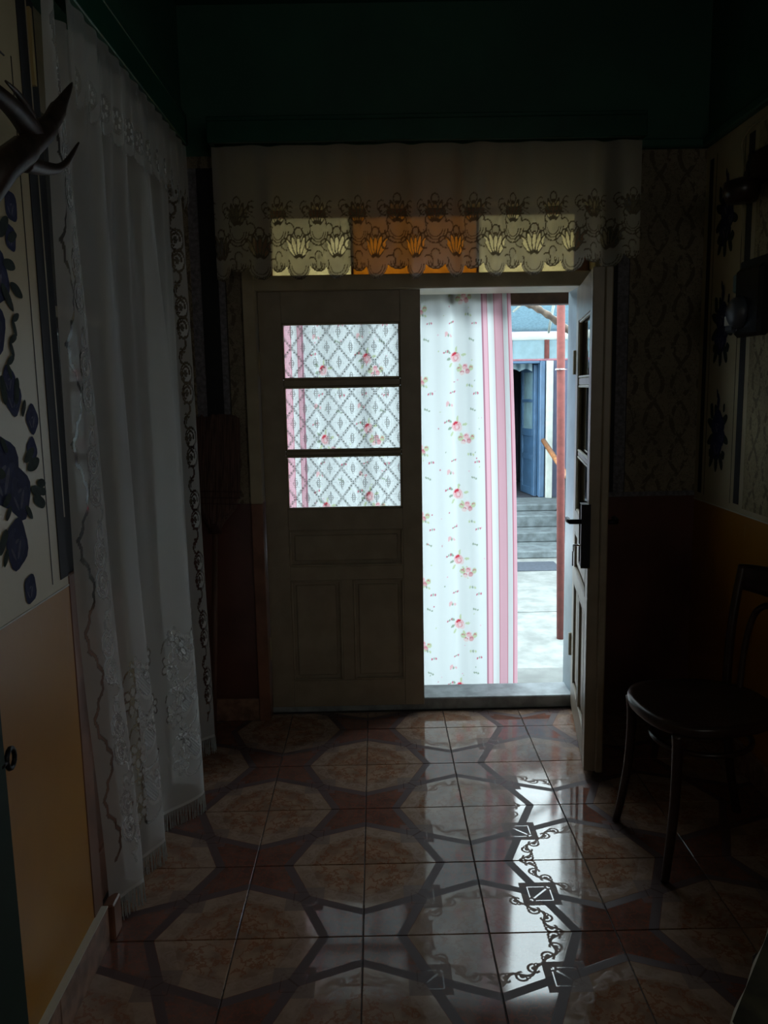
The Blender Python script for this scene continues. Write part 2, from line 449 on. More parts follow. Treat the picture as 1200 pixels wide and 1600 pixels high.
# painted decoration on the near left wall
box('painted_line', (XL, XL + .001, 1.835, 1.838, 1.0, 2.12), 'line', wl)
for z in (2.11, 2.22):
    tube('painted_line', [(XL + .001, 1.70, z), (XL + .001, 1.80, z - .002)], .002, 'line', wl, 6)
box('painted_stripe', (XL, XL + .002, 1.882, 1.928, 1.0, 2.34), 'stripe', wl)
# left wall: doorway zone behind the lace curtain
box('wall_pier', (-.93, -.80, 2.55, 2.66, 0, RZ), 'wp_brown_y', wl)
box('alcove_back', (-1.40, -1.25, 2.55, 3.6, 0, RZ), 'wp_brown_y', wl)
box('alcove_side', (-1.25, -.90, 2.56, 2.64, 0, RZ), 'cream', wl)
box('lintel', (-1.25, -.80, 1.97, YB, 2.22, RZ), 'cream', wl)
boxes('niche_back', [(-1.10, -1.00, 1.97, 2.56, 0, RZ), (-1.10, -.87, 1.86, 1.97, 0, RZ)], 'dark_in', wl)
# baseboard of ceramic pieces
bb = struct(box('baseboard_left', (XL, XL + .006, YF, 1.985, 0, .095), 'grout'))
for k in range(-10, 1):
    y0 = 1.985 + k * TS - TS + .001; 
    if y0 + TS < YF: continue
    box('baseboard_tile', (XL + .004, XL + .018, max(y0, YF), y0 + TS - .002, 0, .104), 'base_tile', bb, bev=.002)
box('baseboard_top', (XL, XL + .019, YF, 1.98, .104, .107), 'ivory', bb)
# doorway casing on the left wall
t1 = struct(box('trim_1', (-.80, XL - .006, 1.93, 1.995, 1.0, 2.29), 'stripe', bev=.001))
box('casing_edge', (XL - .006, XL + .001, 1.931, 1.938, 1.14, 2.29), 'frame', t1)
box('bare_strip', (XL - .006, XL + .006, 1.942, 1.954, 2.10, 2.26), 'bare_wood', t1)
box('lower_casing', (-.80, XL + .002, 1.93, 1.995, 0.03, 1.0), 'brown_trim', t1, bev=.003)
box('casing_foot', (XL + .0, XL + .03, 1.99, 2.05, 0, .10), 'brown_trim', t1, bev=.004)
# glazed door in that doorway (mirrors the bright panes of the entrance)
d3 = struct(box('door_3', (-.82, -.79, 2.012, 2.075, .02, 2.22), 'brown_trim', bev=.002))
box('stile', (-.82, -.79, 2.49, 2.55, .02, 2.22), 'frame', d3, bev=.002)
box('rail', (-.82, -.79, 2.075, 2.49, 2.10, 2.22), 'frame', d3, bev=.002)
box('rail', (-.82, -.79, 2.075, 2.49, .72, .84), 'brown_trim', d3, bev=.002)
box('rail', (-.82, -.79, 2.075, 2.49, .02, .16), 'brown_trim', d3, bev=.002)
box('panel', (-.812, -.80, 2.075, 2.49, .16, .72), 'brown_trim', d3)
box('muntin', (-.815, -.795, 2.075, 2.49, 1.62, 1.645), 'frame', d3)
box('pane', (-.806, -.803, 2.075, 2.49, .84, 1.62), 'glass2', d3)
box('pane', (-.806, -.803, 2.075, 2.49, 1.645, 2.10), 'glass2', d3)

# right wall
wr = struct(box('wall_right', (XR, XR + .12, YF, 3.6, WZ - .01, RZ), 'cream'))
box('wainscot', (XR, XR + .12, YF, 3.6, 0, WZ - .01), 'wainscot', wr)
box('upper_band', (XR, XR + .12, YF, 3.6, RZ, ZC), 'green', wr)
for y0, y1 in ((3.375, 3.41), (3.02, 3.065)):
    box('painted_stripe', (XR - .0015, XR, y0, y1, .975, 2.29), 'stripe', wr)
for y in (3.345, 3.095): box('painted_line', (XR - .001, XR, y, y + .0025, .97, 2.30), 'line', wr)
box('wallpaper_panel', (XR - .002, XR, YF, 2.985, .965, 2.30), 'wp_cream_y', wr)
box('dado_line', (XR - .002, XR, YF, 3.45, WZ - .014, WZ - .009), 'ivory', wr)

# back wall around the door opening
DX0, DX1 = -.50, .865      # frame outside
wb = struct(box('wall_back', (-1.40, DX0 - .03, YB, 3.72, 0, RZ), 'wp_brown_x'))
box('wall_panel', (.945, XR + .12, YB, 3.72, 0, RZ), 'wp_brown_x', wb)
box('wall_head', (DX0 - .03, .945, YB, 3.72, 2.26, RZ), 'cream', wb)
box('upper_band', (-1.40, XR + .12, YB, 3.72, RZ, ZC), 'green', wb)
box('wainscot', (-1.25, DX0 - .03, YB - .003, YB, 0, WZ), 'maroon', wb)
box('wainscot', (.945, XR, YB - .003, YB, 0, WZ), 'maroon', wb)
for x0, x1 in ((-.695, -.625), (.955, .995)): box('painted_stripe', (x0, x1, YB - .003, YB, WZ + .02, 2.30), 'stripe', wb)
for x0, x1 in ((-.735, -.695), (-.625, -.60), (.995, 1.04)): box('lavender_border', (x0, x1, YB - .002, YB, WZ + .02, 2.30), 'lavender', wb)
for x in (-.598, 1.04): box('painted_line', (x, x + .003, YB - .003, YB, WZ + .02, 2.30), 'line', wb)
box('dado_border', (.945, XR, YB - .004, YB, WZ, WZ + .02), 'lavender', wb)
b2 = struct(boxes('baseboard_back', [(-1.25, DX0 - .03, YB - .016, YB, 0, .10)], 'base_tile', bev=.002))
b3 = struct(boxes('baseboard_right', [(XR - .016, XR, YF, YB, 0, .10)], 'base_tile', bev=.002))
# rear wall behind the camera, its window added to hold a fill lamp
wq = struct(box('wall_rear', (-1.4, XR + .12, YF - .12, YF, 0, ZC), 'cream'))
w2 = struct(boxes('added_window_2', [(XR - .03, XR - .001, -.50, -.44, 1.15, 2.25), (XR - .03, XR - .001, .44, .50, 1.15, 2.25), (XR - .03, XR - .001, -.44, .44, 1.15, 1.21), (XR - .03, XR - .001, -.44, .44, 2.19, 2.25), (XR - .03, XR - .001, -.02, .02, 1.21, 2.19)], 'frame'))  # window frame added around the side fill lamp
box('pane', (XR - .02, XR - .015, -.44, .44, 1.21, 2.19), 'trans_pale', w2)
w3 = struct(boxes('added_window_3', [(0.28, 0.34, YF + .001, YF + .03, 1.22, 2.29), (1.26, 1.32, YF + .001, YF + .03, 1.22, 2.29), (0.34, 1.26, YF + .001, YF + .03, 1.22, 1.27), (0.34, 1.26, YF + .001, YF + .03, 2.23, 2.29), (0.78, 0.82, YF + .001, YF + .03, 1.27, 2.23)], 'frame'))
box('pane', (0.34, 1.26, YF + .012, YF + .016, 1.27, 2.23), 'trans_pale', w3)
# picture rail
rl = struct(box('trim_2', (XR - .03, XR, YF, YB, RZ, RZ + .035), 'green', bev=.006))
rl = struct(box('trim_3', (1.03, XR, YB - .03, YB, RZ, RZ + .035), 'green', bev=.006))

# entrance frame, sill, transom
fr = struct(boxes('trim_4', [(DX0 - .03, DX0 + .019, YB - .022, 3.70, WZ, 2.26), (DX1 + .03, .945, YB - .022, 3.56, WZ, 2.26)], 'frame', bev=.003))
boxes('lower_jamb', [(DX0 - .03, DX0 + .019, YB - .022, 3.70, 0, WZ), (DX1 + .03, .945, YB - .018, 3.56, 0, WZ)], 'brown_trim', fr, bev=.003)
boxes('head', [(DX0 + .005, .945, YB - .022, 3.70, 2.15, 2.26)], 'frame', fr, bev=.003)
boxes('transom_bar', [(DX0 + .005, DX1 + .03, YB + .01, 3.70, 1.825, 1.885)], 'frame', fr, bev=.004)
boxes('jamb', [(DX1 - .012, DX1 + .03, YB + .07, 3.70, .0, 1.83)], 'grey_frame', fr, bev=.003)
sill = struct(boxes('trim_5', [(DX0, DX1 + .03, 3.515, 3.68, 0, .056)], 'sill', bev=.004))
w1 = struct(boxes('window_1', [(DX0 + .005, DX0 + .085, 3.52, 3.56, 1.885, 2.15), (DX1 - .03, DX1 + .03, 3.52, 3.56, 1.885, 2.15), (DX0 + .085, DX1 - .03, 3.52, 3.56, 2.12, 2.15)], 'brown_trim', bev=.003))
for x0, x1, mt in ((DX0 + .085, -.09, 'trans_pale'), (-.08, .43, 'trans_orange'), (.44, DX1 - .03, 'trans_pale')):
    box('pane', (x0, x1, 3.535, 3.54, 1.885, 2.12), mt, w1)
for x in (-.09, .43): box('muntin', (x, x + .010, 3.53, 3.545, 1.885, 2.12), 'brown_trim', w1)

# ------------------------------------------------------------------ double door
def door_leaf(name, W, H=1.79, T=.042, glass=True, knob=False):
    """leaf in local coordinates: x 0..W (hinge at 0), y 0..T (y=0 is the room side when closed), z 0..H"""
    st, rs = .085, .085
    a = .075; zt = [(1.435, 1.665), (1.135, 1.405), (.885, 1.115)]
    root = struct(box(name, (0, st + .01, 0, T, 0, H), 'door', bev=.002))
    box('stile', (W - st, W, 0, T, 0, H), 'door', root, bev=.002)
    for z0, z1 in ((1.665, H), (.795, .885), (.575, .635), (0, .12)):
        box('rail', (st + .01, W - st, 0, T, z0, z1), 'door', root, bev=.002)
    for z0, z1 in ((1.405, 1.435), (1.115, 1.135)):
        box('muntin', (st + .01, W - st, .006, T - .006, z0, z1), 'door', root, bev=.004)
    xm = W / 2 + .005
    box('stile', (xm - .025, xm + .025, 0, T, .12, .575), 'door', root, bev=.002)
    for b in ((st + .01, W - st, .635, .795), (st + .01, xm - .025, .12, .575), (xm + .025, W - st, .12, .575)):
        bm = bmesh.new(); addbox(bm, b[0], b[1], .014, T - .014, b[2], b[3])
        for y in (.014, T - .014):
            addbox(bm, b[0] + .022, b[1] - .022, y - .006, y + .006, b[2] + .022, b[3] - .022, .005)
        fin(bm, 'panel', 'door', root)
        g = .009
        boxes('moulding', [(b[0], b[1], -.001, .012, b[3] - g, b[3]), (b[0], b[1], -.001, .012, b[2], b[2] + g), (b[0], b[0] + g, -.001, .012, b[2], b[3]), (b[1] - g, b[1], -.001, .012, b[2], b[3])], 'door', root, bev=.003)
    for z0, z1 in zt:
        box('pane', (st + .01, W - st, T / 2 - .0015, T / 2 + .0015, z0, z1), 'glass', root)
        g = .008
        boxes('glazing_bead', [(st + .01, W - st, .004, .016, z1 - g, z1), (st + .01, W - st, .004, .016, z0, z0 + g), (st + .01, st + .01 + g, .004, .016, z0, z1), (W - st - g, W - st, .004, .016, z0, z1)], 'frame', root, bev=.002)
    return root
L1 = door_leaf('door_1', .672, H=1.80); L1.location = (-.479, LEAFY, .032)
for z in (.22, 1.45): tube('hinge', [(-.004, -.004, z), (-.004, -.004, z + .10)], .008, 'frame', L1, 10)
L2 = door_leaf('door_2', .672, H=1.80)
fx, fy = .742 - .848, 2.86 - 3.525
ang = math.atan2(fy, fx)
L2.location = (.848, 3.525, .018); L2.rotation_euler = (0, 0, ang)
# hinge axis at local x=0; outer face must look towards -X: mirror so that +y (outer) turns to the left
# with rotation about -98 deg local +y points to +X, so shift the leaf: room side y=T faces right
boxes('astragal', [(.640, .686, .040, .066, 0, 1.80)], 'door', L2, bev=.004)
box('rim_lock', (.60, .690, .002, -.022 + .0, .77, .99), 'iron', L2, bev=.004)
tube('lever_handle', [(.64, -.01, .925), (.64, -.062, .925), (.62, -.066, .925), (.56, -.066, .922)], .009, 'iron', L2)
tube('lever_handle', [(.64, .062, .925), (.64, .10, .925), (.60, .104, .925), (.53, .104, .922)], .009, 'iron', L2)
tube('key', [(.64, 0, .84), (.64, -.045, .84)], .0035, 'chrome', L2)
tube('key_ring', [(.64 + .014 * math.cos(a * .5236), -.048, .83 + .014 * math.sin(a * .5236)) for a in range(12)], .002, 'chrome', L2, 6, True)
box('hanging_key', (.636, .645, -.052, -.048, .765, .818), 'iron', L2)
for z in (.22, 1.45): tube('hinge', [(-.004, -.004, z), (-.004, -.004, z + .10)], .008, 'frame', L2, 10)

# crochet net over the three panes of the closed leaf
def sheet(name, x0, x1, z0, z1, y, mat, amp=.0, lam=.1, nx=60, nz=40):
    bm = bmesh.new(); V = [[bm.verts.new((x0 + (x1 - x0) * i / nx, y + amp * math.sin((x0 + (x1 - x0) * i / nx) * 6.283 / lam), z0 + (z1 - z0) * j / nz)) for i in range(nx + 1)] for j in range(nz + 1)]
    for j in range(nz):
        for i in range(nx): bm.faces.new((V[j][i], V[j][i + 1], V[j + 1][i + 1], V[j + 1][i]))
    return fin(bm, name, mat, smooth=True)
tag(sheet('crochet_curtain', -.40, .115, .90, 1.72, 3.546, 'crochet', .001, .09), 'white filet crochet net with diamonds stretched behind the three door panes', 'curtain')

# ------------------------------------------------------------------ pelmets and lace
pel = boxes('pelmet_board', [(-.60, 1.02, 3.20, 3.222, 2.327, 2.402), (-.60, 1.02, 3.20, YB - .001, 2.402, 2.418), (-.60, -.58, 3.222, YB - .001, 2.327, 2.402), (1.0, 1.02, 3.222, YB - .001, 2.327, 2.402)], 'pelmet', bev=.003)
tag(pel, 'dark green pelmet board across the top of the entrance door', 'pelmet')
pel = boxes('pelmet_board', [(-.672, -.652, .9, 3.12, 2.293, 2.385), (XL + .001, -.652, .9, 3.12, 2.385, 2.40), (XL + .001, -.652, .88, .9, 2.293, 2.385), (-.738, -.652, 3.10, 3.12, 2.293, 2.385)], 'pelmet', bev=.003)
tag(pel, 'dark green pelmet board running along the left wall above the lace curtain', 'pelmet')
t = empty('curtain_pole', (-.70, 2.0, 2.33)); 
bpy.data.objects.remove(t)

GREY = (.87, .90, .90)
SHEER = (*GREY, .66); DENSE = (.90, .93, .93, .90); HOLE = (.5, .5, .5, .06); MESH = (.55, .58, .58, .35)
def open_mesh(wv, cx, cy, rx, ry, ang=0):
    q = wv.win(cx, cy, max(rx, ry) + .01)
    if q is None: return
    x = wv.U[q] - cx; y = wv.V[q] - cy; ca, sa = math.cos(ang), math.sin(ang)
    k = (np.hypot((x * ca + y * sa) / rx, (-x * sa + y * ca) / ry) < 1)
    g = ((np.arange(wv.nu)[q[1]][None, :] + np.arange(wv.nv)[q[0]][:, None]) % 3 == 0)
    wv.C[q][k & ~g] = HOLE; wv.C[q][k & g] = (.5, .54, .54, .7)
def medallion(wv, x, y, s=1, flip=1):
    # a pair of oval spirals stacked, with a solid centre
    for dy in (.036, -.036):
        wv.ell(x, y + dy * s, .028 * s, .036 * s, .2 * flip, DENSE)
        wv.ell(x, y + dy * s, .028 * s, .036 * s, .2 * flip, HOLE, ring=.0032)
        wv.ell(x + .004 * flip * s, y + dy * s, .017 * s, .024 * s, .2 * flip, HOLE, ring=.003, arc=(0, 4.6))
        open_mesh(wv, x + .006 * flip * s, y + dy * s, .009 * s, .014 * s)
    wv.ell(x + .012 * flip * s, y + .092 * s, .017 * s, .022 * s, 0, HOLE, ring=.003, arc=(1, 4.5))
    wv.ell(x + .012 * flip * s, y - .092 * s, .017 * s, .022 * s, 0, HOLE, ring=.003, arc=(-2.2, 4.5))
    wv.line([(x + .012 * flip, y - .115 * s), (x + .02 * flip, y - .145 * s)], .003, HOLE)
def flower(wv, x, y, s=1):
    for k in range(6):
        a = k * math.pi / 3 + .3; cx, cy = x + math.cos(a) * .022 * s, y + math.sin(a) * .022 * s
        wv.ell(cx, cy, .017 * s, .011 * s, a, DENSE); wv.ell(cx, cy, .017 * s, .011 * s, a, HOLE, ring=.002)
    wv.ell(x, y, .009 * s, .009 * s, 0, HOLE, ring=.0025)
def scallop_line(wv, xb, y0, y1, side):
    pts = []; y = y0
    while y < y1:
        t = (y - y0) / .235 * 2 * math.pi
        dx = .026 * math.sin(t) + .011 * abs(math.sin(t * 2.5))
        pts.append((xb + side * dx, y)); y += .006
    wv.line(pts, .0052, HOLE)

# big lace curtain at the left: cloth coordinates u along the rail, v up from the hem
CW, CH = 2.05, 2.235
lace = Weave(CW, CH, .0042, SHEER)
for side, xb in ((1, .045), (-1, CW - .045)):
    scallop_line(lace, xb, .12, CH, side)
    for k in range(10): medallion(lace, xb + side * .075, .22 + k * .235, 1.0, side)
rng = random.Random(7)
for u0 in np.arange(.26, CW - .2, .27):
    for k in range(3):          # bottom garland with open mesh fields
        x, y = u0 + rng.uniform(-.02, .02), .16 + k * .17
        open_mesh(lace, x + .02, y + .04, .03, .055, .5 * (-1) ** k)
        lace.ell(x + .02, y + .04, .034, .058, .5 * (-1) ** k, DENSE, ring=.005)
        flower(lace, x - .05, y, 1.2); flower(lace, x + .07, y + .06, 1.0)
        flower(lace, x - .02, y + .09, .9)
        lace.ell(x + .02, y - .03, .05, .03, .4, HOLE, ring=.0025, arc=(2.5, 3.6))
        lace.ell(x - .06, y + .05, .03, .045, -.4, HOLE, ring=.0025, arc=(0, 3.4))
lace.C[lace.V < .012] = DENSE
# path of the cloth seen from above: bottom folds (x,y) by u fraction, top pleats
bot = spline([(-.735, 2.030, 0), (-.700, 2.085, 0), (-.672, 2.135, 0), (-.725, 2.150, 0), (-.745, 2.225, 0), (-.700, 2.300, 0), (-.668, 2.355, 0), (-.722, 2.375, 0), (-.735, 2.45, 0), (-.700, 2.55, 0), (-.612, 2.645, 0), (-.650, 2.70, 0), (-.735, 2.73, 0), (-.725, 2.85, 0), (-.690, 2.97, 0), (-.715, 3.03, 0), (-.665, 3.12, 0), (-.690, 3.175, 0)], 10)
bot = np.array([[p.x, p.y] for p in bot])
acc = np.r_[0, np.cumsum(np.hypot(*np.diff(bot, axis=0).T))]; acc /= acc[-1]
def lace_shape(U, V, top=2.290, base=.068):
    s = U / CW; h = V / CH
    bx = np.interp(s, acc, bot[:, 0]); by = np.interp(s, acc, bot[:, 1])
    ty = 1.945 + (3.115 - 1.945) * s
    tx = -.706 - .018 * np.clip(1 - s * 4.5, 0, 1) + .009 * np.sin(s * 2 * math.pi * 17) + .006 * np.sin(s * 2 * math.pi * 7.3 + 1)
    k = np.clip(h, 0, 1) ** 1.35
    k = np.minimum(k, 1); kk = k ** 2.2
    x = bx * (1 - kk) + tx * kk; ky = np.clip(h / .42, 0, 1); ky = ky * ky * (3 - 2 * ky); y = by * (1 - ky) + ty * ky
    x += (.024 * np.sin(s * 2 * math.pi * 5.2 + .6) + .005 * np.sin(s * 60)) * kk ** .5 * (1 - .3 * h)
    z = base + (top - base) * h + .010 * np.sin(s * 23) * (1 - h)
    return np.stack([x, y, z], 1)
lc = lace.mesh('lace_curtain', lace_shape, 'lace')
tag(lc, 'long white lace curtain with fringe hanging in folds on the left wall', 'curtain')
bm = bmesh.new()
us = np.arange(.004, CW, .0058)
P0 = lace_shape(us, np.zeros_like(us)); 
for i, p in enumerate(P0):
    L = .062 + .006 * math.sin(i * 1.7); dx = .004 * math.sin(i * 2.3); dy = .003 * math.cos(i * 1.1)
    a = bm.verts.new(p + [0, -.0012, 0]); b = bm.verts.new(p + [0, .0012, 0]); c = bm.verts.new(p + [dx, dy + .0010, -L]); d = bm.verts.new(p + [dx, dy - .0010, -L]); e = bm.verts.new(p + [.0015, 0, 0]); f = bm.verts.new(p + [dx + .0015, dy, -L])
    bm.faces.new((a, b, c, d)); bm.faces.new((b, e, f, c)); bm.faces.new((e, a, d, f))
fg = fin(bm, 'fringe', 'thin_fringe', lc); fg['kind'] = 'stuff'
# short scalloped overlay hanging from the same pelmet
ov = Weave(1.75, .235, .0045, (*GREY, .42))
for k in range(12):
    x = .08 + k * .146
    ov.ell(x, .06, .055, .05, 0, HOLE, ring=.0028, arc=(math.pi, math.pi)); ov.ell(x, .075, .035, .030, 0, HOLE, ring=.0025)
    flower(ov, x, .075, .8)
def ov_keep(U, V): return V > .045 - .040 * np.abs(np.sin((U - .007) * math.pi / .146)) 
def ov_shape(U, V):
    s = U / 1.75; h = V / .235
    x = -.660 + (.004 + .004 * (1 - h)) * np.sin(s * 2 * math.pi * 13 + .6); y = 1.95 + 1.16 * s; z = 2.29 - .235 + .235 * h + 0 * s
    return np.stack([x, y, z], 1)
tag(ov.mesh('lace_valance', ov_shape, 'lace', keep=ov_keep), 'short scalloped lace valance under the left pelmet, over the long curtain', 'valance')

# valance over the door: fan motifs, dense outlines
VW, VH, VP = 2.05, .485, .155 * 1.22
va = Weave(VW, VH, .0033, (.50, .48, .44, .70))
OUT = (.13, .11, .085, .97); THICK = (.45, .43, .38, .85); OPEN = (.4, .38, .3, .30)
def fan(wv, x, y, s=1.0):
    for r, wd in ((.052, .0028), (.040, .002), (.030, .002)): wv.ell(x, y + .045 * s, r * s, r * s * 1.05, 0, OUT, ring=wd, arc=(math.pi * 1.02, math.pi * .96))
    for a in (-.55, -.28, 0, .28, .55):
        wv.ell(x + math.sin(a) * .062 * s, y + (.05 + math.cos(a) * .062) * s, .036 * s, .0095 * s, math.pi / 2 - a, OPEN)
        wv.ell(x + math.sin(a) * .062 * s, y + (.05 + math.cos(a) * .062) * s, .036 * s, .0095 * s, math.pi / 2 - a, OUT, ring=.0018)
    for sg in (-1, 1):
        wv.ell(x + sg * .058 * s, y + .050 * s, .020 * s, .022 * s, 0, OUT, ring=.0026, arc=((math.pi * .9) if sg < 0 else -math.pi * .6, 4.2))
        wv.ell(x + sg * .052 * s, y + .115 * s, .024 * s, .018 * s, sg * .5, OUT, ring=.0024, arc=(0 if sg > 0 else 1, 4.4))
        wv.ell(x + sg * .052 * s, y + .115 * s, .010 * s, .009 * s, 0, THICK)
    wv.ell(x, y + .155 * s, .016 * s, .018 * s, 0, OUT, ring=.0026); wv.ell(x, y + .155 * s, .008 * s, .009 * s, 0, THICK)
nlob = int(VW / VP) + 1
for k in range(nlob + 1):
    x = .03 + k * VP
    fan(va, x, .004, 1.08); fan(va, x + VP / 2, .135, .98)
    for sg in (-1, 1):
        va.ell(x + sg * .072, .215, .022, .016, sg * .6, OUT, ring=.0024, arc=(0, 4)); va.ell(x + sg * .03, .265, .018, .02, 0, OUT, ring=.0022, arc=(1, 4))
        va.line([(x + sg * .02, .225), (x + sg * .05, .245), (x + sg * .075, .24)], .0016, OUT)
    xs = x + VP / 2
    for r in (.030, .020): va.ell(xs, .060, r, r * 1.1, 0, OUT, ring=.0024, arc=(math.pi, math.pi))
    va.ell(xs, .085, .018, .020, 0, OUT, ring=.0024, arc=(0, 4.2)); va.ell(xs, .085, .009, .010, 0, THICK)
def edge_v(U):
    d = np.abs(((U - .03) / VP + .5) % 1 - .5) * VP      # distance from a big lobe
    big = np.where(d < .054, .050 - np.sqrt(np.clip(.054 ** 2 - d ** 2, 0, None)) * .95, 9)
    d2 = VP / 2 - d; small = np.where(d2 < .048, .065 - np.sqrt(np.clip(.046 ** 2 - d2 ** 2, 0, None)) * .8, 9)
    return np.minimum(np.minimum(big, small), .072)
for j in range(va.nu):
    e = edge_v(np.array([va.U[0, j]]))[0]; col = va.V[:, j]; va.C[(col >= e) & (col < e + .0060), j] = OUT
def va_keep(U, V): return V >= edge_v(U) - .001
vx = np.linspace(0, 1, 400); dens = 1 + .0 * vx
def va_shape(U, V):
    s = U / VW; h = V / VH
    dz = .030 * np.clip((s - .75) / .25, 0, 1) * (1 - h)
    fold = .020 * np.sin(s * 2 * math.pi * 9.0) + .011 * np.sin(s * 2 * math.pi * 15.3 + 1.1)
    flat = 1 - .75 * (np.exp(-((s - .22) / .075) ** 2) + np.exp(-((s - .80) / .07) ** 2))
    y = 3.245 + fold * (.55 + .6 * (1 - h)) * flat
    x = -.60 + 1.61 * s + .006 * np.cos(s * 2 * math.pi * 9.0) * flat
    z = 2.325 - VH + VH * h + dz
    return np.stack([x, y, z], 1)
tag(va.mesh('lace_valance', va_shape, 'lace', keep=va_keep), 'wide scalloped lace valance with fan motifs in front of the amber transom', 'valance')

# floral curtain outside the door, white cotton with roses and a pink striped border each side
FW, FH = 1.42, 1.90
fl = Weave(FW, FH, .0034, (.46, .485, .485, 1))
PK = (.50, .30, .345, 1); DR = (.36, .10, .14, 1); RED = (.36, .03, .05, 1); PK2 = (.50, .31, .32, 1); LG = (.34, .39, .25, 1); DG = (.20, .25, .19, 1)
SB = .18
def motif(x, y, s=1):
    fl.ell(x, y, .026 * s, .024 * s, 0, PK2); fl.ell(x - .006, y + .012, .014 * s, .007 * s, .5, RED)
    fl.ell(x + .012 * s, y - .010, .017 * s, .014 * s, .3, (.50, .40, .40, 1)); fl.ell(x + .002, y - .004, .012 * s, .012 * s, 0, (.46, .22, .24, 1), ring=.0025)
    for a, d in ((2.6, .045), (3.4, .04), (.2, .045), (-1.0, .05), (1.4, .035), (-2.2, .045)):
        fl.ell(x + math.cos(a) * d * s, y + math.sin(a) * d * s, .013 * s, .006 * s, a, LG if a < 2 else DG)
    for dx, dy, c in ((.05, -.045, PK2), (.065, -.065, (.44, .25, .26, 1)), (.035, -.07, (.50, .40, .39, 1)), (.085, -.05, LG), (.02, -.055, LG)):
        fl.ell(x + dx * s, y + dy * s, .015 * s, .013 * s, .4, c); fl.ell(x + dx * s, y + dy * s, .007 * s, .006 * s, 0, DR, ring=.002, arc=(0, 3))
def sprig(x, y, a0, c=DR, s=1):
    for k in range(3):
        a = a0 + k * .5; fl.ell(x + k * .012 * s, y + math.sin(a) * .010 * s, .006 * s, .0042 * s, a, c if k % 2 == 0 else DG)
VPd = .315
k = 0; y = -.02
while y < FH + .1:
    for i, x in enumerate(np.arange(SB + .02, FW - SB, .265)):
        motif(x + (.09), y + (0 if i % 2 == 0 else .05), 1.0)
        sprig(x + .02, y + .065, .3); sprig(x + .035, y + .135, 1.2, PK2, 1.3); sprig(x + .17, y + .12, 2.0, DG); sprig(x + .19, y + .19, .8)
        sprig(x + .06, y + .20, .2, DR, .9); sprig(x + .15, y - .09, 1.4, LG, 1.2); fl.ell(x + .04, y + .155, .011, .009, 0, PK2)
        for q in range(7): fl.ell(x + rng.uniform(0, .26), y + rng.uniform(0, .3), .004, .003, rng.uniform(0, 3), rng.choice([DG, LG, DR, PK]))
    y += VPd
for a, b, c in ((0, .022, PK), (.022, .028, DR), (.028, .058, (.48, .49, .49, 1)), (.058, .063, DR), (.063, .10, PK), (.10, .105, DR), (.105, .14, (.48, .49, .49, 1)), (.14, .145, DR), (.145, .168, PK), (.168, SB, (.28, .13, .17, 1))):  # dark innermost band: overlap seam with its shadow painted in
    for m_ in (fl.U[0], FW - fl.U[0]): fl.C[:, (m_ >= a) & (m_ < b)] = c
fl.C[fl.V < .02] = (.40, .43, .43, 1)
def fl_shape(U, V):
    s = U / FW; h = V / FH
    x = -.46 + 1.085 * s
    x += .045 * (1 - h) * np.clip((s - .55) / .45, 0, 1) + .012 * np.sin(h * 3.1) * np.clip((s - .7) / .3, 0, 1)
    fold = .020 * np.sin(s * 2 * math.pi * 7) + .010 * np.sin(s * 2 * math.pi * 12 + 1)
    y = 3.86 + fold * (.6 + .5 * h)
    z = -.06 + (1.86 + .06) * h + 0 * s
    return np.stack([x, y, z], 1)
tag(fl.mesh('floral_curtain', fl_shape, 'print'), 'white rose print curtain with pink striped edges hanging outside the entrance', 'curtain')
tag(tube('curtain_wire', [(-.62, 3.86, 1.862), (1.0, 3.86, 1.862)], .003, 'iron'), 'thin wire carrying the rose print curtain outside the entrance', 'wire')

# ------------------------------------------------------------------ left alcove dresser, covered with eyelet cloth
t = tag(empty('dresser', (-1.05, 3.05, 0)), 'low dresser under a white cloth behind the lace curtain', 'dresser')
box('body', (-.17, .15, -.30, .32, .06, .86), 'dresser', t, bev=.004); box('top', (-.19, .17, -.32, .34, .86, .88), 'dresser', t, bev=.004)
for sx in (-.15, .12):
    for sy in (-.28, .29): box('leg', (sx - .02, sx + .02, sy - .02, sy + .02, 0, .06), 'dresser', t)
bm = bmesh.new()
n = 50
for part in range(2):
    rows = []
    for j in range(12):
        r = []
        for i in range(n + 1):
            y = 2.70 + .70 * i / n
            if part == 0: p = (-1.235 + .375 * j / 11, y, .883 + .004 * math.sin(i * .9 + j))
            else: p = (-.859 + .006 * math.sin(i * .55) + .002 * j, y, .884 - .058 * j)
            r.append(bm.verts.new(p))
        rows.append(r)
    for A, B in zip(rows, rows[1:]):
        for i in range(n): bm.faces.new((A[i], A[i + 1], B[i + 1], B[i]))
tag(fin(bm, 'tablecloth', 'eyelet', smooth=True), 'white eyelet cloth with punched holes draped over the dresser behind the curtain', 'tablecloth')
bm = bmesh.new()
vs = []
for j in range(14):
    t_ = j / 13; r = []
    for i in range(16):
        a = 2 * math.pi * i / 16; rr = (.035 + .03 * t_) * (1 + .25 * math.sin(3 * a + 4 * t_))
        r.append(bm.verts.new((-.93 + rr * .5 * math.cos(a), 2.80 + .50 * t_, .925 + .010 * t_ + rr * .55 * math.sin(a))))
    vs.append(r)
for A, B in zip(vs, vs[1:]):
    for i in range(16): bm.faces.new((A[i], A[(i + 1) % 16], B[(i + 1) % 16], B[i]))
bm.faces.new(vs[0]); bm.faces.new(vs[-1])
tag(fin(bm, 'folded_cloth', 'ivory', smooth=True), 'crumpled white cloth lying on the covered dresser behind the curtain', 'cloth')

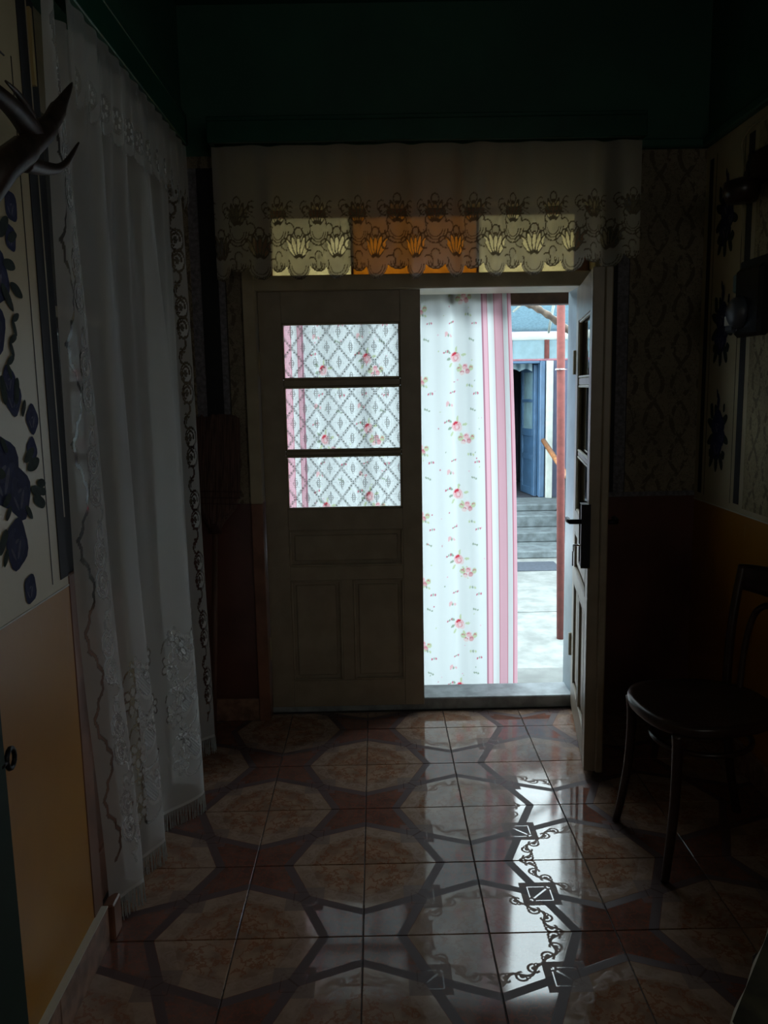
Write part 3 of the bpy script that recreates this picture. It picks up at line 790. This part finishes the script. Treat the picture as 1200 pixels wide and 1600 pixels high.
# ------------------------------------------------------------------ broom leaning in the corner, head up
t = tag(empty('broom', (-.690, 3.22, 0)), 'reddish corn broom standing head up in the left corner', 'broom')
t.rotation_euler = (math.radians(-6), math.radians(2.0), 0)
tube('handle', [(0, 0, .0), (0, 0, .90)], [.012, .011], 'stick', t)
bm = bmesh.new()
prof = [(.868, .022, .020), (.89, .030, .022), (.92, .050, .024), (.96, .085, .024), (1.02, .100, .022), (1.15, .100, .018), (1.27, .098, .015), (1.335, .095, .012)]
rings = []
for z, hw, ht in prof:
    r = []
    for k in range(40):
        a = 2 * math.pi * k / 40; j = 1 + .06 * ((k * 7) % 3 - 1)
        zz = z + (random.uniform(-.012, .008) if z > 1.3 else 0)
        r.append(bm.verts.new((hw * math.cos(a), ht * math.sin(a) * j, zz)))
    rings.append(r)
for A, B in zip(rings, rings[1:]):
    for k in range(40): bm.faces.new((A[k], A[(k + 1) % 40], B[(k + 1) % 40], B[k]))
bm.faces.new(rings[0]); bm.faces.new(rings[-1])
fin(bm, 'bristles', 'broom_corn', t)
for z, hw in ((.98, .093), (1.005, .099), (1.03, .101)):
    tube('stitching', [(hw * 1.02 * math.cos(a * .2618), .0265 * math.sin(a * .2618), z) for a in range(24)], .0022, 'thread', t, 5, True)
bm = bmesh.new()
for k in range(7): addtube(bm, [(.023 * math.cos(a * .35), .021 * math.sin(a * .35), .862 + k * .006) for a in range(18)], .0034, 6, True)
fin(bm, 'binding', 'thread', t, smooth=True)

# ------------------------------------------------------------------ antlers on the left wall (near)
t = tag(empty('antlers', (-.70, 1.46, 1.74)), 'dark deer antlers mounted high on the left wall beside the curtain', 'antlers')
def P(x, y, z): return (x + .70, y - 1.46, z - 1.74)
bm = bmesh.new(); addtube(bm, spline([P(-.735, 1.40, 1.70), P(-.66, 1.44, 1.745), P(-.62, 1.475, 1.81), P(-.61, 1.56, 1.865), P(-.60, 1.64, 1.925), P(-.60, 1.70, 1.975), P(-.60, 1.785, 2.048)], 6), [.030] * 6 + [.027] * 6 + [.026] * 6 + [.022] * 6 + [.017] * 6 + list(np.linspace(.014, .002, 7)), 10)
fin(bm, 'beam', 'antler', t, smooth=True)
tube('tine', spline([P(-.615, 1.545, 1.835), P(-.605, 1.62, 1.843), P(-.60, 1.70, 1.868), P(-.60, 1.80, 1.938)], 6), list(np.linspace(.018, .002, 19)), 'antler', t)
tube('tine', spline([P(-.61, 1.60, 1.885), P(-.61, 1.55, 1.905), P(-.61, 1.48, 1.915), P(-.62, 1.38, 1.925)], 6), list(np.linspace(.024, .012, 19)), 'antler', t)
tube('tine', spline([P(-.61, 1.585, 1.880), P(-.60, 1.555, 1.915), P(-.60, 1.51, 1.935), P(-.60, 1.46, 1.94)], 6), list(np.linspace(.013, .002, 19)), 'antler', t)
bm = bmesh.new()
for k in range(16):
    a = k * .3927; r = bmesh.ops.create_icosphere(bm, subdivisions=1, radius=.009 + .003 * (k % 3), matrix=Matrix.Translation(P(-.665 + .034 * math.sin(a) * .6, 1.44 + .034 * math.cos(a), 1.742 + .025 * math.sin(a))))
fin(bm, 'burr', 'antler', t, smooth=True)
box('mount', (-.038, -.012, -.10, .02, -.07, .03), 'chairwood', t, bev=.008)

# green cabinet at the near left, with a black ring
t = tag(empty('cabinet', (XL, 1.2, 0)), 'dark green painted cabinet edge at the lower left beside the ochre wall', 'cabinet')
box('body', (.001, .010, -.75, .314, .106, .86), 'green_cab', t, bev=.002)
box('door', (.010, .016, -.74, .305, .12, .85), 'green_cab', t, bev=.002)
tube('ring_handle', [(.014, .332 + .017 * math.cos(a * .5236), .725 + .020 * math.sin(a * .5236)) for a in range(12)], .0052, 'iron', t, 8, True)
tube('screw_eye', [(.014, .29, .725), (.014, .316, .725)], .004, 'iron', t)

# ------------------------------------------------------------------ painted roses (flat stencil paint on the walls)
def stencil(name, parent, side, cy, cz, s=1, seed=0, spread=1):
    """flat paint shapes on a side wall; side=+1 right wall, -1 left wall"""
    r = random.Random(seed); bm = bmesh.new(); lay = [0]
    def blob(u, v, a, b, ang, mi, n=20, jag=.12):
        lay[0] += 1; d = .0005 + lay[0] * .00003
        x = (XR - d) if side > 0 else (XL + d)
        vs = []
        for k in range(n):
            th = 2 * math.pi * k / n; j = 1 + jag * .7 * math.sin(th * 4 + seed + lay[0])
            p, q = a * math.cos(th) * j, b * math.sin(th) * j
            uu, vv = u + p * math.cos(ang) - q * math.sin(ang), v + p * math.sin(ang) + q * math.cos(ang)
            vs.append(bm.verts.new((x, cy + uu * s, cz + vv * s)))
        f = bm.faces.new(vs); f.material_index = mi
    def leafs(u, v, ang, L=.035): blob(u, v, L, L * .42, ang, 3, jag=.05)
    def rose(u, v, R):
        blob(u, v, R, R * 1.05, 0, 0); blob(u - R * .3, v + R * .2, R * .45, R * .5, .4, 1); blob(u + R * .35, v - R * .2, R * .35, R * .5, -.6, 1)
        blob(u, v + R * .35, R * .28, R * .18, 0, 0); blob(u + R * .15, v - R * .25, R * .10, R * .42, -.5, 2, jag=0); blob(u - R * .4, v - R * .35, R * .08, R * .35, .6, 2, jag=0); blob(u, v + R * .12, R * .18, R * .07, .3, 2, jag=0)
    if spread == 1:
        for a in (.4, 1.3, 2.5, 3.5, -.5): leafs(math.cos(a) * .068, math.sin(a) * .070 + .02, a, .042)
        rose(0, .042, .060); rose(.010, -.040, .054); rose(-.035, .0, .035)
        for x_, z_ in ((-.06, -.07), (.06, -.07)): blob(x_, z_, .018, .018, 0, 3)
        for a in (-2.0, -1.55, -1.1): leafs(math.cos(a) * .105, math.sin(a) * .105, a, .038)
        blob(.0, .135, .013, .035, .0, 1); blob(.012, .17, .007, .02, -.2, 0); blob(.06, .10, .016, .034, -.2, 3); blob(-.055, .115, .009, .018, .1, 3)
    else:
        rose(-.02, .02, .07); rose(.045, -.03, .052); rose(.05, .17, .038); rose(.135, .12, .030); rose(.12, .055, .026); rose(.01, -.13, .05); rose(.055, -.235, .03)
        for k in range(16):
            a = r.uniform(0, 6.28); d = r.uniform(.06, .15); leafs(.03 + math.cos(a) * d * .9, .0 + math.sin(a) * d * 1.3, a, r.uniform(.018, .034))
        for k in range(6): leafs(.04 + .01 * k, .22 + .022 * k, 1.2 + .8 * (-1) ** k, .018)
    me = bpy.data.meshes.new(name); bm.to_mesh(me); bm.free()
    return link(name, me, ['rose_dark', 'rose_mid', 'rose_light', 'leaf'], parent)
for k, z in enumerate((2.035, 1.625, 1.215)): stencil('painted_rose', wr, 1, 3.235, z, .98, k)
stencil('painted_rose', wl, -1, 1.66, 1.255, 1.0, 5, 2); stencil('painted_rose', wl, -1, 1.64, 1.69, 1.0, 8, 2)

# ------------------------------------------------------------------ right wall objects
t = tag(empty('wall_bracket', (XR, 2.93, 2.11)), 'dark carved wooden bracket with trefoil cutouts high on the right wall', 'bracket')
box('backboard', (-.018, -.003, -.10, .085, -.02, .10), 'chairwood', t, bev=.004)
bm = bmesh.new()
for y, z, r in ((.10, .065, .022), (.118, .035, .020), (.10, .0, .022), (.118, -.030, .017), (.095, -.055, .015), (.09, .095, .017)):
    bmesh.ops.create_cone(bm, segments=16, radius1=r, radius2=r, depth=.012, cap_ends=True, matrix=Matrix.Translation((-.010, y, z)) @ Matrix.Rotation(math.pi / 2, 4, 'Y'))
fin(bm, 'trefoil_edge', 'stripe', t)
lathe('turned_cup', [(.02, -.10), (.050, -.095), (.062, -.06), (.058, -.03), (.03, -.02), (.012, -.015)], 'chairwood', t, loc=(-.075, .01, .02))
t = tag(empty('electric_meter', (XR, 2.90, 1.58)), 'dark electric meter with a glass cover on the right wall', 'meter')
box('back_board', (-.020, -.003, -.12, .15, .06, .27), 'stripe', t, bev=.004)
box('housing', (-.065, -.020, -.11, .085, .0, .235), 'meter_black', t, bev=.012)
lathe('glass_cover', [(.0, 0), (.055, 0), (.055, .012), (.048, .030), (.03, .042), (.004, .046)], 'grey_plastic', t, loc=(-.062, .03, .085)).rotation_euler = (0, math.radians(-90), 0)
box('terminal_cover', (-.075, -.02, .065, .135, .02, .115), 'grey_plastic', t, bev=.008)
boxes('glint_plate', [(-.080, -.074, .085, .125, .045, .078)], 'ivory', t, bev=.001)  # ivory plate stands in for the white reflection on the meter glass
box('upper_switch', (-.05, -.020, .10, .14, .16, .225), 'blue_light', t, bev=.006)
tag(tube('cable', spline([(XR - .008, 3.06, 1.86), (XR - .008, 3.075, 2.0), (XR - .008, 3.085, 2.18), (XR - .008, 3.09, 2.29), (XR - .008, 2.8, 2.31), (XR - .008, 1.5, 2.30)], 6), .0035, 'frame'), 'thin pale cable running along the top of the right wall', 'cable')

# ------------------------------------------------------------------ bentwood chair
t = tag(empty('bentwood_chair', (.975, 2.385, 0), math.radians(187)), 'dark bentwood chair with a round wooden seat by the right wall', 'chair')
# local +x = front of the chair
def outline(k, s=1):
    a = 2 * math.pi * k / 48; c, q = math.cos(a), math.sin(a)
    x = .205 * math.copysign(abs(c) ** .80, c); y = .200 * math.copysign(abs(q) ** .80, q)
    y *= 1 + .10 * (x / .205)
    return x * s, y * s
bm = bmesh.new(); rings = []
for s, z in ((.90, .436), (.985, .438), (1.0, .446), (1.0, .462), (.985, .470), (.90, .470), (.80, .464), (.4, .462)):
    rings.append([bm.verts.new((*outline(k, s), z)) for k in range(48)])
for A, B in zip(rings, rings[1:]):
    for k in range(48): bm.faces.new((A[k], A[(k + 1) % 48], B[(k + 1) % 48], B[k]))
bm.faces.new(rings[0]); bm.faces.new(rings[-1])
fin(bm, 'seat', 'chairwood', t, smooth=True)
tube('stretcher_ring', [(.145 * math.cos(a * .1963), .145 * math.sin(a * .1963), .36) for a in range(32)], .0085, 'chairwood', t, 8, True)
for sy in (-1, 1):
    tube('leg', spline([(.155, sy * .155, .44), (.152, sy * .152, .36), (.158, sy * .156, .22), (.172, sy * .164, .10), (.188, sy * .174, .0)], 5), list(np.linspace(.017, .012, 21)), 'chairwood', t)
    tube('leg', spline([(-.175, sy * .145, .44), (-.178, sy * .147, .30), (-.20, sy * .155, .14), (-.235, sy * .165, .0)], 5), list(np.linspace(.016, .013, 16)), 'chairwood', t)
    tube('back_post', spline([(-.175, sy * .165, .43), (-.185, sy * .172, .60), (-.205, sy * .180, .74), (-.225, sy * .185, .84)], 5), .0145, 'chairwood', t)
bm = bmesh.new(); rows = []
for i in range(21):
    a = (i / 20 - .5) * 2; y = a * .19; x = -.222 - .03 * (1 - a * a)
    rows.append([bm.verts.new((x + dx, y, z)) for dx, z in ((.009, .765), (.011, .80), (.007, .845 + .012 * (1 - a * a)), (-.007, .845 + .012 * (1 - a * a)), (-.009, .80), (-.009, .765))])
for A, B in zip(rows, rows[1:]):
    for k in range(6): bm.faces.new((A[k], A[(k + 1) % 6], B[(k + 1) % 6], B[k]))
bm.faces.new(rows[0]); bm.faces.new(rows[-1]); fin(bm, 'crest_rail', 'chairwood', t, smooth=True)
tube('inner_hoop', spline([(-.172, -.085, .455), (-.190, -.095, .60), (-.208, -.085, .70), (-.215, -.045, .742), (-.216, 0, .750), (-.215, .045, .742), (-.208, .085, .70), (-.190, .095, .60), (-.172, .085, .455)], 5), .010, 'chairwood', t)

# ------------------------------------------------------------------ table with cloth at the lower right, close to the camera
t = tag(empty('table', (.78, .72, 0)), 'small table under a dark cloth at the lower right corner', 'table')
box('tabletop', (-.33, .33, -.45, .20, .712, .735), 'chairwood', t, bev=.004)
for sx in (-.28, .28):
    for sy in (-.40, .15): box('leg', (sx - .02, sx + .02, sy - .02, sy + .02, 0, .712), 'chairwood', t, bev=.003)
A = [(.375, .80), (.49, .955), (1.12, .955), (1.12, .26), (.375, .26)]
def side_pts(n=24):
    out = []
    for (x0, y0), (x1, y1) in zip(A, A[1:] + A[:1]):
        for i in range(n): out.append((x0 + (x1 - x0) * i / n, y0 + (y1 - y0) * i / n))
    return out
sp = side_pts(); bm = bmesh.new(); rings = []
cx, cy = .78, .60
for j, (z, g, wv_) in enumerate(((.738, .0, 0), (.742, .02, 0), (.740, .022, .1), (.70, .026, .4), (.62, .030, 1), (.55, .034, 1.3))):
    r = []
    for i, (x, y) in enumerate(sp):
        d = math.hypot(x - cx, y - cy); k = 1 + (g - .02) / d + wv_ * .012 * math.sin(i * .55) / d
        if j == 0: k = .93
        r.append(bm.verts.new((cx + (x - cx) * k, cy + (y - cy) * k, z)))
    rings.append(r)
n = len(sp)
for j, (A_, B_) in enumerate(zip(rings, rings[1:])):
    for k in range(n):
        f = bm.faces.new((A_[k], A_[(k + 1) % n], B_[(k + 1) % n], B_[k])); f.material_index = 1 if j in (1, 2, 3) else 0
bm.faces.new(rings[0])
tag(fin(bm, 'tablecloth', ['cloth_dark', 'cloth_hem'], smooth=True), 'dark patterned tablecloth with a pale edge at the lower right corner', 'tablecloth')

# ------------------------------------------------------------------ outside
struct(boxes('trim_6', [(-1.6, -.62, 3.72, 4.0, -.6, 3.4), (1.02, 2.1, 3.72, 4.0, -.6, 3.4), (-.62, 1.02, 3.72, 4.0, 2.24, 3.4)], 'lav_wall'))
struct(box('trim_8', (-3, 3.4, 4.0, 4.75, 2.62, 2.70), 'brown_beam'))  # unseen eave, added to shade the curtain and transom
tag(boxes('lintel_beam', [(-.62, 1.02, 3.90, 3.97, 1.795, 1.90)], 'brown_beam', bev=.004), 'brown timber beam over the outside of the entrance opening', 'beam')
struct(box('trim_7', (-.62, 1.02, 3.68, 4.02, -.62, -.05), 'concrete'))
tag(box('stone_step', (-.8, 1.6, 4.02, 4.30, -.5, -.09), 'concrete', bev=.01), 'pale concrete doorstep just outside the entrance', 'step')
yard = struct(boxes('floor_1', [(-6, 9, 3.7, 6.85, -.62, -.50), (-6, 9, 6.87, 9.2, -.62, -.50)], 'concrete'))
box('joint', (-6, 9, 6.85, 6.87, -.60, -.515), 'step', yard)
st = tag(empty('stone_steps', (1.9, 9.1, -.5)), 'worn grey stone steps leading up to the blue door', 'steps')
for y0, z0, z1 in ((9.05 - 9.1, 0, .085), (9.58 - 9.1, .085, .20), (9.95 - 9.1, .20, .345), (10.3 - 9.1, .345, .43)):
    box('tread', (-1.9, .84, y0, 1.89, z0, z1), 'step', st, bev=.012)
tag(box('door_mat', (.4, 1.92, 8.42, 8.84, -.50, -.488), 'mat_rubber', bev=.003), 'dark rubber mat in front of the stone steps', 'mat')
hw = struct(boxes('wall_2', [(-6, 1.1, 11, 11.2, -.6, 3.9), (2.24, 9, 11, 11.2, -.6, 3.9), (1.1, 2.24, 11, 11.2, 1.76, 3.9)], 'lav_wall'))
struct(boxes('wall_3', [(2.75, 2.95, 8.9, 11.0, -.6, 3.9)], 'lav_wall'))
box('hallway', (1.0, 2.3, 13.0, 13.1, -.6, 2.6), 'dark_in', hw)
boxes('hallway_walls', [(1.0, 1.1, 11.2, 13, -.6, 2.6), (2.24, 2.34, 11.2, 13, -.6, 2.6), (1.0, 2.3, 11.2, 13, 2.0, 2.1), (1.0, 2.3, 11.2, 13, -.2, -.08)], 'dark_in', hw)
box('roof', (-6, 9, 10.75, 13.5, 3.9, 4.02), 'brown_beam', hw)
# blue frame and the open blue door leaf
df = struct(boxes('door_4', [(2.17, 2.24, 10.95, 11.12, -.07, 1.76), (1.1, 1.2, 10.95, 11.12, -.07, 1.76), (1.2, 2.17, 10.95, 11.12, 1.70, 1.76)], 'blue_door', bev=.01))
lf = empty('door_leaf', (2.17, 11.12, -.07)); lf.parent = df; lf.rotation_euler = (0, 0, math.radians(98))
lf['label'] = 'blue panelled door leaf standing open'
for b, mt in (((0, .08, 0, .045, 0, 1.76), 'blue_door'), ((.50, .58, 0, .045, 0, 1.76), 'blue_door'), ((.08, .50, 0, .045, 0, .10), 'blue_door'), ((.08, .50, 0, .045, .48, .56), 'blue_door'), ((.08, .50, 0, .045, .80, .90), 'blue_door'), ((.08, .50, 0, .045, 1.66, 1.76), 'blue_door'), ((.08, .50, 0, .045, 1.26, 1.30), 'blue_door'), ((.08, .50, .012, .033, .10, .48), 'blue_door'), ((.08, .50, .012, .033, .56, .80), 'blue_door')):
    box('board', b, mt, lf, bev=.004)
for z0, z1 in ((.90, 1.26), (1.30, 1.66)): box('pane', (.08, .50, .018, .026, z0, z1), 'blue_light', lf)
bm = bmesh.new(); V0 = []; nn = 60
for i in range(nn + 1):
    x = 1.1 + 1.0 * i / nn; zb = 1.60 + .035 * abs(math.sin(i * math.pi / 10)); V0.append((bm.verts.new((x, 11.16 + .01 * math.sin(i * .9), 1.72)), bm.verts.new((x, 11.16 + .01 * math.sin(i * .9), zb))))
for A_, B_ in zip(V0, V0[1:]): bm.faces.new((A_[0], B_[0], B_[1], A_[1]))
tag(fin(bm, 'door_valance', 'blue_light'), 'small pale scalloped valance at the top of the far dark doorway', 'valance')
tag(box('white_post', (2.245, 2.325, 10.86, 10.94, -.07, 1.745), 'white_post', bev=.005), 'white post standing beside the far blue door', 'post')
# handrail
t = tag(tube('handrail', [(2.19, 10.8, .70), (2.165, 9.3, .385)], .032, 'handrail'), 'orange-brown wooden handrail sloping down beside the stone steps', 'handrail')
tube('baluster', [(2.167, 9.4, -.40), (2.167, 9.4, .40)], .012, 'iron', t)
# canopy over the yard entrance
ca = tag(empty('canopy', (1.5, 8.6, 1.9)), 'blue translucent canopy on a pink pipe frame over the far steps', 'canopy')
bm = bmesh.new(); rows = []
for j in range(15):
    f = j / 14; y = 8.62 + .0 + 2.25 * f; z = 1.985 + .33 * math.sin(f * math.pi * .5)
    y = 8.62 - .85 * f; z = 1.975 + .27 * f ** .8
    rows.append([bm.verts.new((x - 1.5, y - 8.6, z - 1.9)) for x in np.linspace(-.8, 4.2, 12)])
for A_, B_ in zip(rows, rows[1:]):
    for k in range(11): bm.faces.new((A_[k], A_[k + 1], B_[k + 1], B_[k]))
rs = fin(bm, 'roof_sheet', 'polycarb', ca, smooth=True)
md = rs.modifiers.new('s', 'SOLIDIFY'); md.thickness = .006
box('fascia_panel', (-2.3, 2.7, 0, .008, -.21, -.03), 'blue_light', ca)
tube('frame_pipe', [(-2.3, .02, -.215), (2.7, .02, -.215)], .017, 'pink_pipe', ca)
tube('frame_pipe', [(-2.3, .02, -.028), (2.7, .02, -.028)], .008, 'blue_light', ca)
for x in (.268, -.11): tube('frame_upright', [(x, .0, -.21), (x, .0, -.02)], .026, 'red_pipe', ca)
tube('roof_rib', [(.285, 0, .055), (.17, -.82, .325)], .014, 'white_post', ca)
tube('roof_rib', [(-.16, -.50, .225), (-.06, -.82, .325)], .012, 'white_post', ca)
tag(box('sky_gap_strip', (-.8, 4.2, 8.66, 8.72, 1.868, 1.965), 'white_post', bev=.005), 'white strip standing in for the bright sky gap along the rear edge of the canopy', 'strip')  # white box paints the bright gap of sky at the canopy edge
tag(tube('timber_branch', spline([(1.00, 6.158, 2.03), (1.10, 6.158, 2.02), (1.23, 6.158, 1.955), (1.36, 6.158, 1.865), (1.50, 6.158, 1.755)], 6), [.020 + .004 * (q % 3) for q in range(25)], 'timber', seg=8), 'rough grey timber branch tied diagonally behind the red pole', 'timber')
pp = tag(tube('pole', [(1.385, 6.1, -.50), (1.352, 6.1, 2.06)], .030, 'red_pipe', seg=16), 'red painted metal pole standing in the yard outside the entrance', 'pole')
tube('wire_tie', [(1.352 + .034 * math.cos(a * .5236), 6.1 + .034 * math.sin(a * .5236), 1.535) for a in range(12)], .005, 'chrome', pp, 6, True)
tag(tube('wire', [(1.385, 6.1, 1.535), (3.0, 6.1, 1.53)], .0035, 'chrome', seg=6), 'thin clothes wire running right from the red pole', 'wire')
